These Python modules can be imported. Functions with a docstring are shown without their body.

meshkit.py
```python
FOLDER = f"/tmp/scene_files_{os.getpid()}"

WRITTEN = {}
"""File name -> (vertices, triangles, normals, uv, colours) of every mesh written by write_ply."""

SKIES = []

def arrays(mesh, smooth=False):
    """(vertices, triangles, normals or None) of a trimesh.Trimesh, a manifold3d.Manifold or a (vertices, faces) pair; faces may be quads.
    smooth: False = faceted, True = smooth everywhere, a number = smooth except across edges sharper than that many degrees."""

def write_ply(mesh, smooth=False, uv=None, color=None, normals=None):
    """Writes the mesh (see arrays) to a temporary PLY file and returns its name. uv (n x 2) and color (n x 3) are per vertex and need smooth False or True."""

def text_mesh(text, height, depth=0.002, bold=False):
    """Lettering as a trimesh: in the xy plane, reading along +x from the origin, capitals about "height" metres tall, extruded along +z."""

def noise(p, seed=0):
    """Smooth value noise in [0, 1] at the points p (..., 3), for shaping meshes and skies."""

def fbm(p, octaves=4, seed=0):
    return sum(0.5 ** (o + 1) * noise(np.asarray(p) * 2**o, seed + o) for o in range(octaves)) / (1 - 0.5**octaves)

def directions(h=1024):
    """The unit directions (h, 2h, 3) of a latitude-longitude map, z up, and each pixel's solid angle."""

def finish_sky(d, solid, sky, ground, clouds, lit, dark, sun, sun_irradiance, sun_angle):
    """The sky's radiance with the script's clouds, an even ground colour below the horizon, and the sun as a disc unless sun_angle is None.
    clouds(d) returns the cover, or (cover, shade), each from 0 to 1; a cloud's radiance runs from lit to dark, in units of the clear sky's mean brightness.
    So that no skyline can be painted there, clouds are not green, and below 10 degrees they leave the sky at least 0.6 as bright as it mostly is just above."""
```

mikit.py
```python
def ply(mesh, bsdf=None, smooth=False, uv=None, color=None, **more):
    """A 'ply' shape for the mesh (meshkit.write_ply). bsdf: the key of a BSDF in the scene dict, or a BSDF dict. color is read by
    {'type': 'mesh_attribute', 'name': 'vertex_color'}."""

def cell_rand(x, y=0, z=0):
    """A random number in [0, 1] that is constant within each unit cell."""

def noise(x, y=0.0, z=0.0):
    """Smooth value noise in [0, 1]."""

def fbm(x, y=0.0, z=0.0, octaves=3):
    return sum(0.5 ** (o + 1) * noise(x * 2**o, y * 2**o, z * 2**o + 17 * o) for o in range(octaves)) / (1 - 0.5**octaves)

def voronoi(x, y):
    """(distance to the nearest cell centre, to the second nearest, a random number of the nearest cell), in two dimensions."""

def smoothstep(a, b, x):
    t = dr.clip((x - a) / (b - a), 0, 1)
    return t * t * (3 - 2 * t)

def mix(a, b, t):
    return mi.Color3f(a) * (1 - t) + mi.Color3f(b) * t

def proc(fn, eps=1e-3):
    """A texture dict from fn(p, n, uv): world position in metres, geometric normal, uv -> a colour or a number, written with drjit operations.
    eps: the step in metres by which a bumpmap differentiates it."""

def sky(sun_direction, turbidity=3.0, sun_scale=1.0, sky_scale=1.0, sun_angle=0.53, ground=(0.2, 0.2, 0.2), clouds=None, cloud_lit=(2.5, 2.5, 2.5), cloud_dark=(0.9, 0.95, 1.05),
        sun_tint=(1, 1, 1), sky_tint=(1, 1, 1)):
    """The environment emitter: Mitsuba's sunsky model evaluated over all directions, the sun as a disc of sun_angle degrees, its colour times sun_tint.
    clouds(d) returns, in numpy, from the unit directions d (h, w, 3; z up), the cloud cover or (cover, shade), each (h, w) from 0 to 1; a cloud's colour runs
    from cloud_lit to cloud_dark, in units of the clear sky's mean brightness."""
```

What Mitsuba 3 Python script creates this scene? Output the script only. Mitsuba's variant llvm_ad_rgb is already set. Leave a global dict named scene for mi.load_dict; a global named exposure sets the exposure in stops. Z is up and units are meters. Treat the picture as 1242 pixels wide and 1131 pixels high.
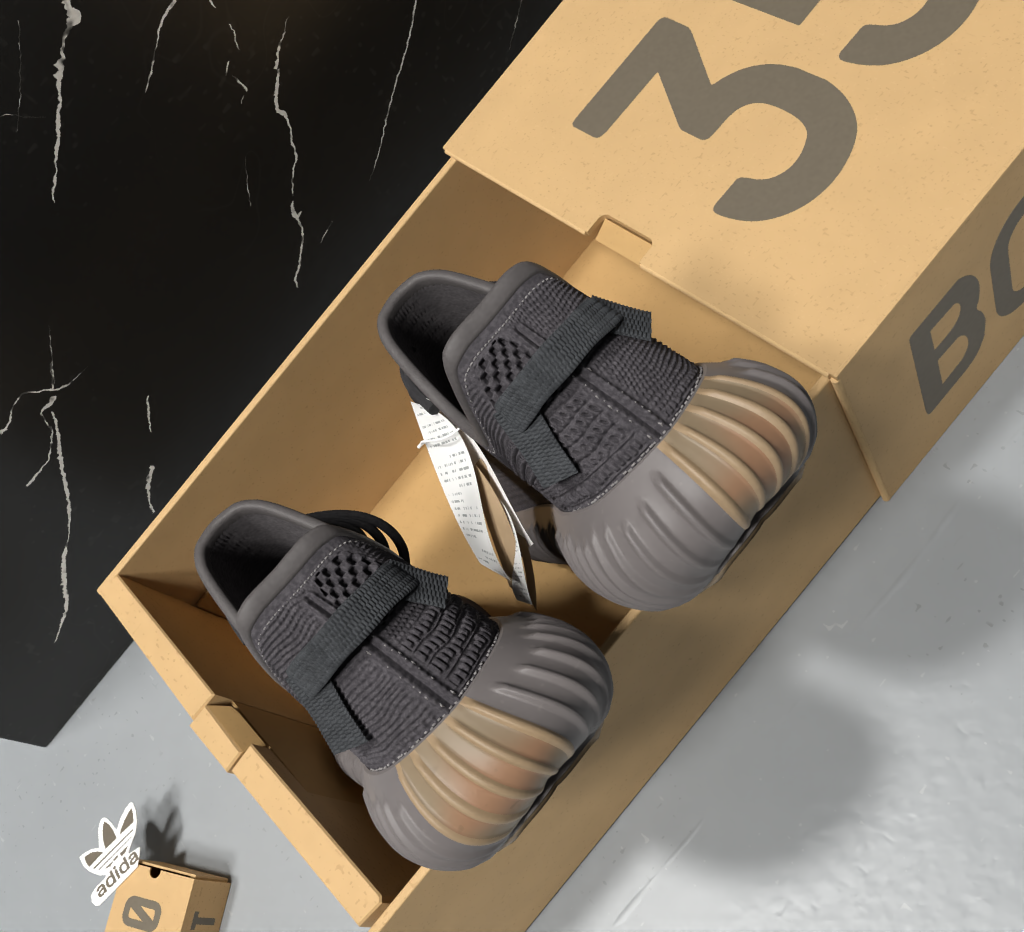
import math, random
import numpy as np, trimesh, mitsuba as mi, mikit, meshkit
import drjit as dr
from mikit import ply, proc, noise, fbm, mix, smoothstep
from scipy.interpolate import CubicSpline, PchipInterpolator
from scipy.spatial.transform import Rotation as Rot
from shapely.geometry import Polygon, LineString, Point, box as sbox
from shapely import affinity
from shapely.ops import unary_union

T = mi.ScalarTransform4f
scene, labels = {}, {}

# ------------------------------------------------------------------ camera, light, exposure
exposure = 0.2
CAM_R = np.array([[0.64369, 0.63285, -0.43031], [0.5233, -0.77427, -0.35591], [-0.55841, 0.00391, -0.82956]])
CAM_P = np.array([0.3751, 0.1475, 0.4786])
m = np.eye(4)
m[:3, 0], m[:3, 1], m[:3, 2], m[:3, 3] = -CAM_R[0], -CAM_R[1], CAM_R[2], CAM_P
scene['camera'] = {'type': 'perspective', 'fov': math.degrees(2 * math.atan(621 / 1388.8)), 'fov_axis': 'x', 'to_world': T(m.tolist()),
                   'near_clip': 0.01, 'far_clip': 50.0, 'principal_point_offset_x': 18.92 / 1242, 'principal_point_offset_y': -19.01 / 1131}

scene['room_light'] = {'type': 'constant', 'radiance': {'type': 'rgb', 'value': [0.045, 0.046, 0.047]}}
# ceiling downlights (x, y, z, radius, radiance)
LAMPS = [(0.80, -0.55, 2.6, 0.20, 82.0), (0.82, -1.10, 2.6, 0.20, 95.0), (-0.14, -0.46, 2.6, 0.14, 205.0)]


def tag(key, label, cat=None, group=None, kind=None):
    d = labels.setdefault(key, {})
    if label: d['label'] = label
    if cat: d['category'] = cat
    if group: d['group'] = group
    if kind: d['kind'] = kind


def lamp(key, x, y, z, r, rad, label):
    scene[key + '__lens'] = {'type': 'disk', 'to_world': T().translate([x, y, z]) @ T().rotate([1, 0, 0], 180) @ T().scale(r),
                             'emitter': {'type': 'area', 'radiance': {'type': 'rgb', 'value': [rad, rad * 0.985, rad * 0.95]}},
                             'bsdf': {'type': 'diffuse', 'reflectance': {'type': 'rgb', 'value': 0.8}}}
    ring = trimesh.creation.annulus(r_min=r + 0.002, r_max=r + 0.02, height=0.03)
    ring.apply_translation([x, y, z + 0.012])
    scene[key + '__rim'] = ply(ring, 'white_metal', smooth=30)
    tag(key, label, 'ceiling lamp', 'round downlights over the floor')


# ------------------------------------------------------------------ materials
def rgb(*v): return {'type': 'rgb', 'value': list(v)}


def kraft_fn(base, spec):
    def fn(p, n, uv):
        f = fbm(p.x * 55, p.y * 55, p.z * 55, octaves=3)
        g = noise(p.x * 1050, p.y * 1050, p.z * 1050)
        h = noise(p.x * 620 + 31, p.y * 620, p.z * 620)
        c = mi.Color3f(*base) * (0.93 + 0.14 * f)
        dark = smoothstep(0.74, 0.95, g) * 0.5 + smoothstep(0.80, 0.95, h) * 0.5
        lite = smoothstep(0.2, 0.04, g)
        c = mix(c, mi.Color3f(base[0] * 0.66, base[1] * 0.58, base[2] * 0.5), dark * spec)
        return mix(c, mi.Color3f(base[0] * 1.12, base[1] * 1.18, base[2] * 1.3), lite * 0.4 * spec)
    return proc(fn)


def two(b): return {'type': 'twosided', 'bsdf': b}


KR = (0.515, 0.340, 0.164)
def card_bump(p, n, uv):
    return noise(p.x * 28, p.y * 28, p.z * 28) * 0.0007 + noise(p.x * 95, p.y * 95, p.z * 95) * 0.00012 + noise(p.x * 1300, p.y * 1300, p.z * 1300) * 0.00003


scene['kraft'] = two({'type': 'bumpmap', 'arbitrary': proc(card_bump, eps=5e-4), 'scale': 1.0,
                      'bsdf': {'type': 'principled', 'base_color': kraft_fn(KR, 0.85), 'roughness': 0.6, 'specular': 0.25}})
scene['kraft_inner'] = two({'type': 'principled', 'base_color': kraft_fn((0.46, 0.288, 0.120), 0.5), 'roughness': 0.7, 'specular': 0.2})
scene['kraft_edge'] = two({'type': 'principled', 'base_color': kraft_fn((0.58, 0.395, 0.20), 0.5), 'roughness': 0.8, 'specular': 0.1})


def ink_fn(base):
    def fn(p, n, uv):
        g = noise(p.x * 800, p.y * 800, p.z * 800)
        return mi.Color3f(*base) * (0.94 + 0.12 * g)
    return proc(fn)


scene['ink'] = two({'type': 'principled', 'base_color': ink_fn((0.125, 0.104, 0.075)), 'roughness': 0.5, 'specular': 0.5})
scene['white_metal'] = two({'type': 'principled', 'base_color': rgb(0.75, 0.75, 0.75), 'roughness': 0.4})
scene['white_card'] = two({'type': 'principled', 'base_color': rgb(0.82, 0.82, 0.80), 'roughness': 0.35, 'specular': 0.4})


def floor_col(p, n, uv):
    a = fbm(p.x * 9, p.y * 9, 0.3, octaves=3)
    b = fbm(p.x * 70, p.y * 70, 1.3, octaves=2)
    c = mi.Color3f(0.264, 0.280, 0.293) * (0.93 + 0.10 * a + 0.05 * b)
    sp = noise(p.x * 420, p.y * 420, 4.0)
    pit = smoothstep(0.90, 0.96, sp) * smoothstep(0.5, 0.65, noise(p.x * 22, p.y * 22, 9.0))
    c = mix(c, mi.Color3f(0.16, 0.16, 0.155), pit * 0.45)
    return mix(c, mi.Color3f(0.50, 0.50, 0.485), smoothstep(0.94, 0.985, noise(p.x * 300 + 7, p.y * 300, 14.0)) * 0.25)


def floor_bump(p, n, uv):
    rough = smoothstep(0.42, 0.58, fbm(p.x * 6 + 3.1, p.y * 6, 2.0, octaves=2) * 0.5 + 0.5 * smoothstep(0.235, 0.30, p.x))
    a = noise(p.x * 480, p.y * 480, 3.0) * 0.5 + noise(p.x * 210, p.y * 210, 5.0)
    w = noise(p.x * 40, p.y * 40, 7.0)
    pits = smoothstep(0.88, 0.97, noise(p.x * 260 + 5, p.y * 260, 21.0))
    return a * (0.10 + 0.90 * rough) * 0.00014 + w * 0.00026 - pits * 0.00009


scene['floor_paint'] = two({'type': 'bumpmap', 'arbitrary': {**proc(floor_bump, eps=6e-4)}, 'scale': 1.0,
                            'bsdf': {'type': 'principled', 'base_color': proc(floor_col), 'roughness': 0.4, 'specular': 0.5}})


def marble_col(p, n, uv):
    a = fbm(p.y * 16, p.z * 16, p.x * 16, octaves=3)
    s = smoothstep(0.80, 0.96, noise(p.y * 300, p.z * 300, 2.0)) * smoothstep(0.5, 0.75, noise(p.y * 30, p.z * 30, 5.0))
    r = dr.abs(fbm(p.y * 11 + 4, p.z * 11 - p.y * 5, 3.0, octaves=4) - 0.5)
    hair = smoothstep(0.006, 0.0, r) * smoothstep(0.5, 0.7, noise(p.y * 9, p.z * 9, 8.0))
    c = mi.Color3f(0.0085, 0.0085, 0.008) * (0.75 + 0.6 * a)
    c = mix(c, mi.Color3f(0.04, 0.04, 0.037), s * 0.3)
    return mix(c, mi.Color3f(0.04, 0.04, 0.037), hair * 0.12)


scene['marble'] = two({'type': 'principled', 'base_color': proc(marble_col), 'roughness': 0.38, 'specular': 0.45})


def vein_col(p, n, uv):
    a = fbm(p.y * 260, p.z * 260, 1.0, octaves=2)
    return mix(mi.Color3f(0.76, 0.74, 0.69), mi.Color3f(0.06, 0.06, 0.055), smoothstep(0.56, 0.84, a + uv.x * 0.36 - 0.05))


scene['vein'] = two({'type': 'principled', 'base_color': proc(vein_col), 'roughness': 0.38, 'specular': 0.45})


def fibre(base, amt):
    def fn(p, n, uv):
        g = noise(p.x * 1050, p.y * 1050, p.z * 1050)
        h = fbm(p.x * 120, p.y * 120, p.z * 120, octaves=2)
        return mi.Color3f(*base) * (1 - amt + 2 * amt * (0.6 * g + 0.4 * h))
    return proc(fn)


def knit_fn(p, n, uv):
    # melange yarn: dark and lighter fibres twisted together
    g = noise(p.x * 1150, p.y * 1150, p.z * 1150)
    h = noise(p.x * 2600, p.y * 2600, p.z * 2600)
    f = fbm(p.x * 90, p.y * 90, p.z * 90, octaves=2)
    c = mix(mi.Color3f(0.041, 0.0375, 0.0425), mi.Color3f(0.070, 0.0645, 0.0715), smoothstep(0.25, 0.8, g * 0.65 + h * 0.35))
    return c * (0.85 + 0.3 * f)


scene['knit'] = two({'type': 'principled', 'base_color': proc(knit_fn), 'roughness': 0.85, 'specular': 0.15, 'sheen': 0.4})
scene['binding'] = two({'type': 'principled', 'base_color': fibre((0.078, 0.071, 0.071), 0.14), 'roughness': 0.55, 'specular': 0.3, 'sheen': 0.2})
scene['webbing'] = two({'type': 'principled', 'base_color': fibre((0.037, 0.0395, 0.0435), 0.45), 'roughness': 0.75, 'specular': 0.2, 'sheen': 0.3})
scene['lining'] = two({'type': 'principled', 'base_color': fibre((0.075, 0.069, 0.072), 0.4), 'roughness': 0.9, 'specular': 0.1, 'sheen': 0.3})
scene['lace'] = two({'type': 'principled', 'base_color': fibre((0.030, 0.029, 0.031), 0.3), 'roughness': 0.8, 'specular': 0.15, 'sheen': 0.3})
scene['thread'] = two({'type': 'principled', 'base_color': fibre((0.20, 0.19, 0.19), 0.3), 'roughness': 0.7, 'specular': 0.2})


def rubber_fn(p, n, uv):
    a = fbm(p.x * 45, p.y * 45, p.z * 45, octaves=3)
    s = smoothstep(0.86, 0.97, noise(p.x * 420, p.y * 420, p.z * 420))
    return mix(mi.Color3f(0.126, 0.113, 0.112) * (0.95 + 0.10 * a), mi.Color3f(0.21, 0.19, 0.18), s * 0.25)


scene['rubber'] = two({'type': 'principled', 'base_color': proc(rubber_fn), 'roughness': 0.5, 'specular': 0.35})


def window_fn(p, n, uv):
    # amber dye in the clear rubber: patches of it, strongest in the middle panels (uv.x = across, uv.y = up)
    blot = fbm(p.x * 60, p.y * 60, p.z * 60, octaves=3)
    d = smoothstep(0.52, 0.1, dr.abs(uv.y - 0.52) + 0.55 * dr.abs(uv.x - 0.52) + (blot - 0.5) * 0.35)
    s = smoothstep(0.9, 0.97, noise(p.x * 330, p.y * 330, p.z * 330))
    c = mix(mi.Color3f(0.185, 0.139, 0.088), mi.Color3f(0.240, 0.134, 0.078), d)
    return mix(c * (0.95 + 0.1 * blot), mi.Color3f(0.12, 0.085, 0.05), s * 0.35)


scene['window_rubber'] = two({'type': 'principled', 'base_color': proc(window_fn), 'roughness': 0.5, 'specular': 0.4})
scene['window_rib'] = two({'type': 'principled', 'base_color': fibre((0.255, 0.180, 0.108), 0.07), 'roughness': 0.5, 'specular': 0.4})
scene['gum'] = two({'type': 'principled', 'base_color': fibre((0.24, 0.17, 0.10), 0.08), 'roughness': 0.5, 'specular': 0.4})


def print_fn(p, n, uv):
    # small printed text: rows of dashes of uneven length
    row = dr.floor(uv.y * 26); fr = uv.y * 26 - row
    on = smoothstep(0.35, 0.45, fr) * smoothstep(0.8, 0.7, fr)
    w = noise(uv.x * 42, row * 7.3, 1.0)
    blank = mikit.cell_rand(row, dr.floor(uv.x * 2.0), 3)
    ink = on * smoothstep(0.45, 0.55, w) * dr.select(blank > 0.35, 1.0, 0.0) * dr.select((uv.x > 0.1) & (uv.x < 0.9), 1.0, 0.0)
    return mix(mi.Color3f(0.72, 0.72, 0.71), mi.Color3f(0.14, 0.16, 0.16), ink * 0.75)


scene['paper'] = two({'type': 'principled', 'base_color': rgb(0.72, 0.71, 0.70), 'roughness': 0.45, 'specular': 0.3})
scene['paper_print'] = two({'type': 'principled', 'base_color': proc(print_fn), 'roughness': 0.4, 'specular': 0.4})
scene['paper_kraft'] = two({'type': 'principled', 'base_color': rgb(0.36, 0.26, 0.16), 'roughness': 0.7, 'specular': 0.1})
scene['paper_dark'] = two({'type': 'principled', 'base_color': rgb(0.17, 0.14, 0.145), 'roughness': 0.6, 'specular': 0.2})
scene['nylon'] = two({'type': 'principled', 'base_color': rgb(0.85, 0.85, 0.85), 'roughness': 0.3})


# ------------------------------------------------------------------ mesh helpers
def boxm(x0, x1, y0, y1, z0, z1, r=0.0):
    b = trimesh.creation.box(extents=[x1 - x0, y1 - y0, z1 - z0])
    if r > 0:
        import manifold3d as mf
        s = mf.Manifold.sphere(r, 12)
        c = [s.translate([(x1 - x0) / 2 * i - i * r, (y1 - y0) / 2 * j - j * r, (z1 - z0) / 2 * k - k * r]) for i in (-1, 1) for j in (-1, 1) for k in (-1, 1)]
        mm = mf.Manifold.batch_hull(c).to_mesh()
        b = trimesh.Trimesh(np.array(mm.vert_properties[:, :3]), np.array(mm.tri_verts), process=False)
    b.apply_translation([(x0 + x1) / 2, (y0 + y1) / 2, (z0 + z1) / 2])
    return b


def extr(poly, depth):
    ps = list(getattr(poly, 'geoms', [poly]))
    return trimesh.util.concatenate([trimesh.creation.extrude_polygon(p, depth, engine='earcut') for p in ps if p.area > 0])


def grid_faces(nr, nc, wrap=False):
    i, j = np.meshgrid(np.arange(nr - 1), np.arange(nc if wrap else nc - 1), indexing='ij')
    j2 = (j + 1) % nc
    a, b, c, d = i * nc + j, i * nc + j2, (i + 1) * nc + j2, (i + 1) * nc + j
    return np.stack([a, b, c, d], -1).reshape(-1, 4)


def tri(q): return np.vstack([q[:, [0, 1, 2]], q[:, [0, 2, 3]]])


def mesh(v, f): return trimesh.Trimesh(np.asarray(v).reshape(-1, 3), f, process=False)


def tube(path, r, n=10, cap=True):
    path = np.asarray(path, float)
    t = np.gradient(path, axis=0); t /= np.linalg.norm(t, axis=1, keepdims=True)
    up = np.array([0.31, 0.2, 0.93]); u = np.cross(t[0], up); u /= np.linalg.norm(u)
    rows = []
    r = np.broadcast_to(r, len(path))
    for k in range(len(path)):
        u = u - t[k] * (u @ t[k]); u /= np.linalg.norm(u)
        w = np.cross(t[k], u); a = np.arange(n) * 2 * np.pi / n
        rows.append(path[k] + r[k] * (np.cos(a)[:, None] * u + np.sin(a)[:, None] * w))
    v = np.vstack(rows); f = tri(grid_faces(len(path), n, True))
    if cap:
        k = len(v); v = np.vstack([v, path[:1], path[-1:]])
        i = np.arange(n); j = (i + 1) % n
        f = np.vstack([f, np.stack([j, i, i * 0 + k], 1), np.stack([i + (len(path) - 1) * n, j + (len(path) - 1) * n, i * 0 + k + 1], 1)])
    return mesh(v, f)


def smooth_path(pts, n):
    pts = np.asarray(pts, float)
    s = np.r_[0, np.cumsum(np.linalg.norm(np.diff(pts, axis=0), axis=1))]
    return CubicSpline(s, pts)(np.linspace(0, s[-1], n))


def put(key, mm, mat, smooth=30, **k):
    scene[key] = ply(mm, mat, smooth=smooth, **k)


for i, (L, lab) in enumerate(zip(LAMPS, ('round white downlight farthest along the box', 'round white downlight in the middle of the row', 'round white downlight nearest the small box'))):
    lamp('ceiling_lamp' + ('' if i == 0 else f'_{i:03d}'), *L, lab)

# ------------------------------------------------------------------ floor
fl = boxm(-4, 4, -4, 4, -0.05, 0)
put('floor', fl, 'floor_paint', False)
tag('floor', 'glossy grey painted concrete floor', None, None, 'structure')
rng = np.random.default_rng(5)
# the paint ridge left along the side of the box: a low uneven bead
ys = np.linspace(0.03, 0.62, 420); vv = []
for k, y in enumerate(ys):
    nz = meshkit.fbm(np.array([[y * 60, 3.0, 1.0]]), 4)[0]
    cx = 0.2385 + 0.0042 * (meshkit.noise(np.array([[y * 22, 8.0, 1.0]]))[0] - 0.5) + 0.0016 * (nz - 0.5)
    w = 0.0012 + 0.0024 * nz; hgt = max(0.00002, 0.0004 * (nz - 0.40) * 2.0)
    for q in np.linspace(-1, 1, 7): vv.append([cx + q * w, y, -0.0003 + (hgt + 0.0003) * (1 - q * q) ** 1.2])
put('floor__paint_ridge', mesh(vv, tri(grid_faces(len(ys), 7))), 'floor_paint', True)

# ------------------------------------------------------------------ marble plinth
MX, MY = -0.0689, -0.1265
pl = boxm(MX - 0.6, MX, MY, 1.6, 0.0, 0.46, 0.0012)
put('marble_plinth__slab', pl, 'marble', 30)
tag('marble_plinth', 'black marble plinth with white veins standing on the grey floor behind the shoe box', 'plinth')
VEINS = [[[187.4,253.3,2.62],[185.8,250.0,3.45],[185.2,246.3,4.09],[181.6,245.9,2.25],[176.8,244.6,1.23],[171.5,241.5,1.86],[162.8,235.9,2.71],[159.9,233.0,1.26],[153.2,227.8,1.27],[146.5,222.4,1.92],[139.2,217.6,1.08],[133.2,212.5,0.76],[128.4,209.5,1.09],[122.7,204.7,0.22]],[[218.0,219.8,1.5],[212.6,219.6,1.29],[206.2,217.5,0.97],[199.6,213.7,0.33],[191.1,208.9,0.77],[182.0,204.5,0.22]],[[228.4,208.3,1.1],[228.0,204.1,0.22]],[[227.6,194.9,0.22],[227.0,190.7,0.68],[224.2,186.3,0.68],[223.7,183.5,0.23]],[[216.6,184.0,0.69],[211.4,180.6,0.69]],[[213.6,178.3,0.35],[214.0,173.0,0.81],[213.1,167.7,0.7]],[[210.8,167.8,0.47],[207.7,166.0,0.24]],[[249.5,175.3,0.35],[240.2,170.6,0.82],[229.3,163.8,1.65]],[[230.6,162.3,1.18],[226.2,158.4,1.67],[220.6,153.9,1.92],[217.9,149.6,1.69],[218.5,145.0,1.95],[216.7,139.3,1.11],[211.8,131.4,0.99],[209.2,125.3,1.13],[203.4,121.1,0.88],[193.9,111.8,0.77]],[[192.5,109.7,0.71],[188.1,102.9,2.28],[187.5,98.5,1.43],[184.3,92.5,1.16],[177.4,86.1,1.02],[170.2,79.9,1.33],[164.5,76.9,1.18],[162.6,72.3,0.74]],[[191.6,101.9,0.86],[187.0,100.5,1.14]],[[301.5,128.3,1.1],[285.3,116.3,0.84],[268.4,106.2,0.85],[252.5,96.2,0.86],[239.2,86.8,0.58],[226.9,80.4,0.29]],[[347.1,78.3,0.74],[327.4,63.5,0.45]],[[199.2,82.0,0.29],[187.1,79.6,0.59]],[[25.0,154.5,1.58],[30.5,153.9,0.95],[39.4,158.1,0.63],[44.4,158.2,0.63],[50.1,152.6,0.95],[54.0,147.0,0.96]],[[64.3,157.2,0.47],[53.7,146.8,0.8]],[[54.0,147.0,0.8],[58.0,143.4,0.96],[63.7,141.8,0.32],[71.5,140.8,0.16]],[[52.0,144.1,2.24],[47.0,143.8,2.25],[42.5,144.6,1.12],[39.1,139.2,0.65],[36.9,133.1,0.98],[30.6,128.8,0.82],[21.2,124.2,0.83],[7.6,124.8,1.32]],[[45.0,139.9,0.81],[37.3,130.2,1.31],[27.4,120.2,2.0],[17.5,108.9,1.69],[7.3,97.3,1.72],[-7.7,85.0,0.53],[-18.8,78.6,2.12],[-32.5,66.1,2.52],[-41.2,57.5,2.19],[-53.2,51.0,1.1],[-63.6,46.3,0.55]],[[74.3,102.9,0.85],[66.4,94.8,1.21],[59.3,86.8,0.35]],[[45.0,71.7,2.5],[36.7,67.2,2.88],[28.5,59.5,1.09],[22.9,50.8,1.1]],[[78.2,169.7,0.18],[61.5,153.6,0.56],[56.9,148.8,0.75]],[[169.6,261.9,0.23],[148.5,244.0,0.32],[136.4,235.8,0.16]],[[137.5,244.8,0.32],[148.2,230.7,0.16]],[[192.0,146.7,0.19],[184.4,137.3,0.38],[176.9,127.0,0.39]],[[24.6,154.2,1.49],[28.0,153.3,1.49]]]
VEINS += [[[187.4, 253.3, 2.6], [196, 262, 2.0], [205, 275, 3.0], [216, 300, 1.2]], [[218, 219.8, 1.5], [228, 232, 1.2], [240, 238, 2.0], [262, 260, 0.6]], [[301.5, 128.3, 1.1], [330, 152, 0.9], [370, 175, 0.5]]]
for i, V in enumerate(VEINS):
    V = np.array(V, float) / 1000
    s = np.r_[0, np.cumsum(np.linalg.norm(np.diff(V[:, :2], axis=0), axis=1))]
    n = max(8, int(s[-1] / 0.0006)); q = np.linspace(0, s[-1], n)
    P = PchipInterpolator(s, V)(q) if len(V) > 2 else np.stack([np.interp(q, s, V[:, k]) for k in range(3)], 1)
    d = np.gradient(P[:, :2], axis=0); d /= np.linalg.norm(d, axis=1, keepdims=True)
    nn = np.stack([-d[:, 1], d[:, 0]], 1)
    j = lambda o, f: meshkit.fbm(np.stack([q * f, q * 0 + i * 3.7, q * 0 + o], 1), 3) - 0.5
    c = P[:, :2] + nn * (j(1, 420) * 0.0016)[:, None]
    w = P[:, 2] * np.clip(0.95 + j(2, 700) * 1.2, 0.25, 1.7)
    a, b = c + nn * (w * 0.5)[:, None], c - nn * (w * (0.5 + j(3, 900)))[:, None]
    vv = np.stack([np.c_[np.full(n, MX + 0.00012), a], np.c_[np.full(n, MX + 0.00012), b]], 1)
    fade = np.clip(1 - P[:, 2] / 0.0013, 0, 1)
    uv = np.stack([np.c_[fade, q], np.c_[fade, q]], 1).reshape(-1, 2)
    put('marble_plinth__vein' + ('' if i == 0 else f'_{i:03d}'), mesh(vv, tri(grid_faces(n, 2))), 'vein', False, uv=uv)

# ------------------------------------------------------------------ big shoe box: sleeve
W, HS, PY, YE = 0.215, 0.1217, 0.2487, 0.605
TH = 0.003
K = 'shoe_box_sleeve'
tag(K, 'brown cardboard box sleeve with large grey printed numbers, over the far end of the tray', 'box')
nx0, nx1, nd = 0.0929, 0.1217, 0.0102
top = sbox(0, PY, W, YE)
notch = sbox(nx0, PY - 0.001, nx1, PY + nd).buffer(-0.0035).buffer(0.0035).union(sbox(nx0, PY - 0.001, nx1, PY + 0.004))
tp = extr(top.difference(notch), TH); tp.apply_translation([0, 0, HS - TH])
put(K + '__top_panel', tp, 'kraft', 30)
put(K + '__side_panel', boxm(W - TH, W, PY + 0.0004, YE, 0.0005, HS - TH, 0.0), 'kraft', 30)
put(K + '__side_panel_001', boxm(0, TH, PY + 0.0004, YE, 0.0005, HS - TH), 'kraft', 30)
put(K + '__bottom_panel', boxm(TH, W - TH, PY, YE, 0.0005, 0.002), 'kraft', 30)
# rounded folds along the long upper edges and the mouth of the side
fold = [[W - 0.0012, PY + 0.0001, HS - 0.0012], [W - 0.0012, YE, HS - 0.0012]]
put(K + '__fold', tube(np.linspace(*fold, 3), 0.00135, 14), 'kraft', 30)
put(K + '__fold_001', tube(np.linspace([W - 0.0014, PY + 0.0003, HS - 0.003], [W - 0.0014, PY + 0.0003, 0.001], 3), 0.0017, 14), 'kraft_edge', 30)
for i, (xa, xb) in enumerate(((0.002, nx0 - 0.001), (nx1 + 0.001, W - 0.003))):
    put(K + f'__fold_{i + 2:03d}', tube(np.linspace([xa, PY + 0.0002, HS - 0.0014], [xb, PY + 0.0002, HS - 0.0014], 3), 0.0014, 12), 'kraft_edge', 30)
put(K + '__back_panel', boxm(TH, W - TH, YE - 0.004, YE - 0.001, 0.003, HS - TH - 0.0005), 'kraft', 30)
# the thumb flap pushed down inside the notch
fp = boxm(nx0 + 0.0008, nx1 - 0.0006, -0.0011, 0.0011, -0.0092, 0.0)
fp.apply_transform(trimesh.transformations.rotation_matrix(math.radians(-66), [1, 0, 0])); fp.apply_translation([0, PY + nd - 0.0006, HS - 0.0035])
put(K + '__notch_flap', fp, 'kraft_inner', 30)

THREE = [[50.4,284.9],[50.1,288.1],[51.1,341.6],[52.9,343.7],[66.5,343.3],[69.5,341.8],[94.9,324.4],[96.6,329.0],[100.0,334.3],[105.0,339.2],[112.1,343.0],[120.6,344.7],[136.3,344.6],[145.0,342.4],[152.6,338.5],[159.1,333.0],[163.2,325.5],[165.6,315.9],[165.7,307.1],[163.5,298.4],[159.1,290.8],[152.4,284.4],[144.4,280.9],[135.7,279.3],[133.0,280.0],[132.1,282.0],[132.5,295.2],[133.9,296.8],[140.9,298.5],[145.3,302.0],[147.9,307.7],[147.8,314.4],[144.9,321.8],[141.7,324.6],[136.3,326.6],[128.5,327.3],[121.3,327.0],[116.4,325.3],[112.8,322.0],[110.9,316.6],[110.6,306.0],[109.8,303.9],[108.1,302.8],[97.0,302.9],[95.4,303.6],[68.6,320.8],[67.7,288.4],[66.7,284.6],[64.2,284.1],[52.1,284.2]]
sm = lambda p: p.buffer(1.0).buffer(-2.0).buffer(1.0)


def rounded(pts, keep=2.2, n=3):
    P = np.array(pts, float); out = []
    for a_, b_ in zip(P, np.roll(P, -1, 0)):
        L_ = np.linalg.norm(b_ - a_); out.append(a_)
        if L_ > 11: out += [a_ + (b_ - a_) * keep / L_, b_ - (b_ - a_) * keep / L_]
    P = np.array(out)
    for _ in range(n):
        Q = np.roll(P, -1, 0); P = np.stack([.75 * P + .25 * Q, .25 * P + .75 * Q], 1).reshape(-1, 2)
    return P.tolist()


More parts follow.
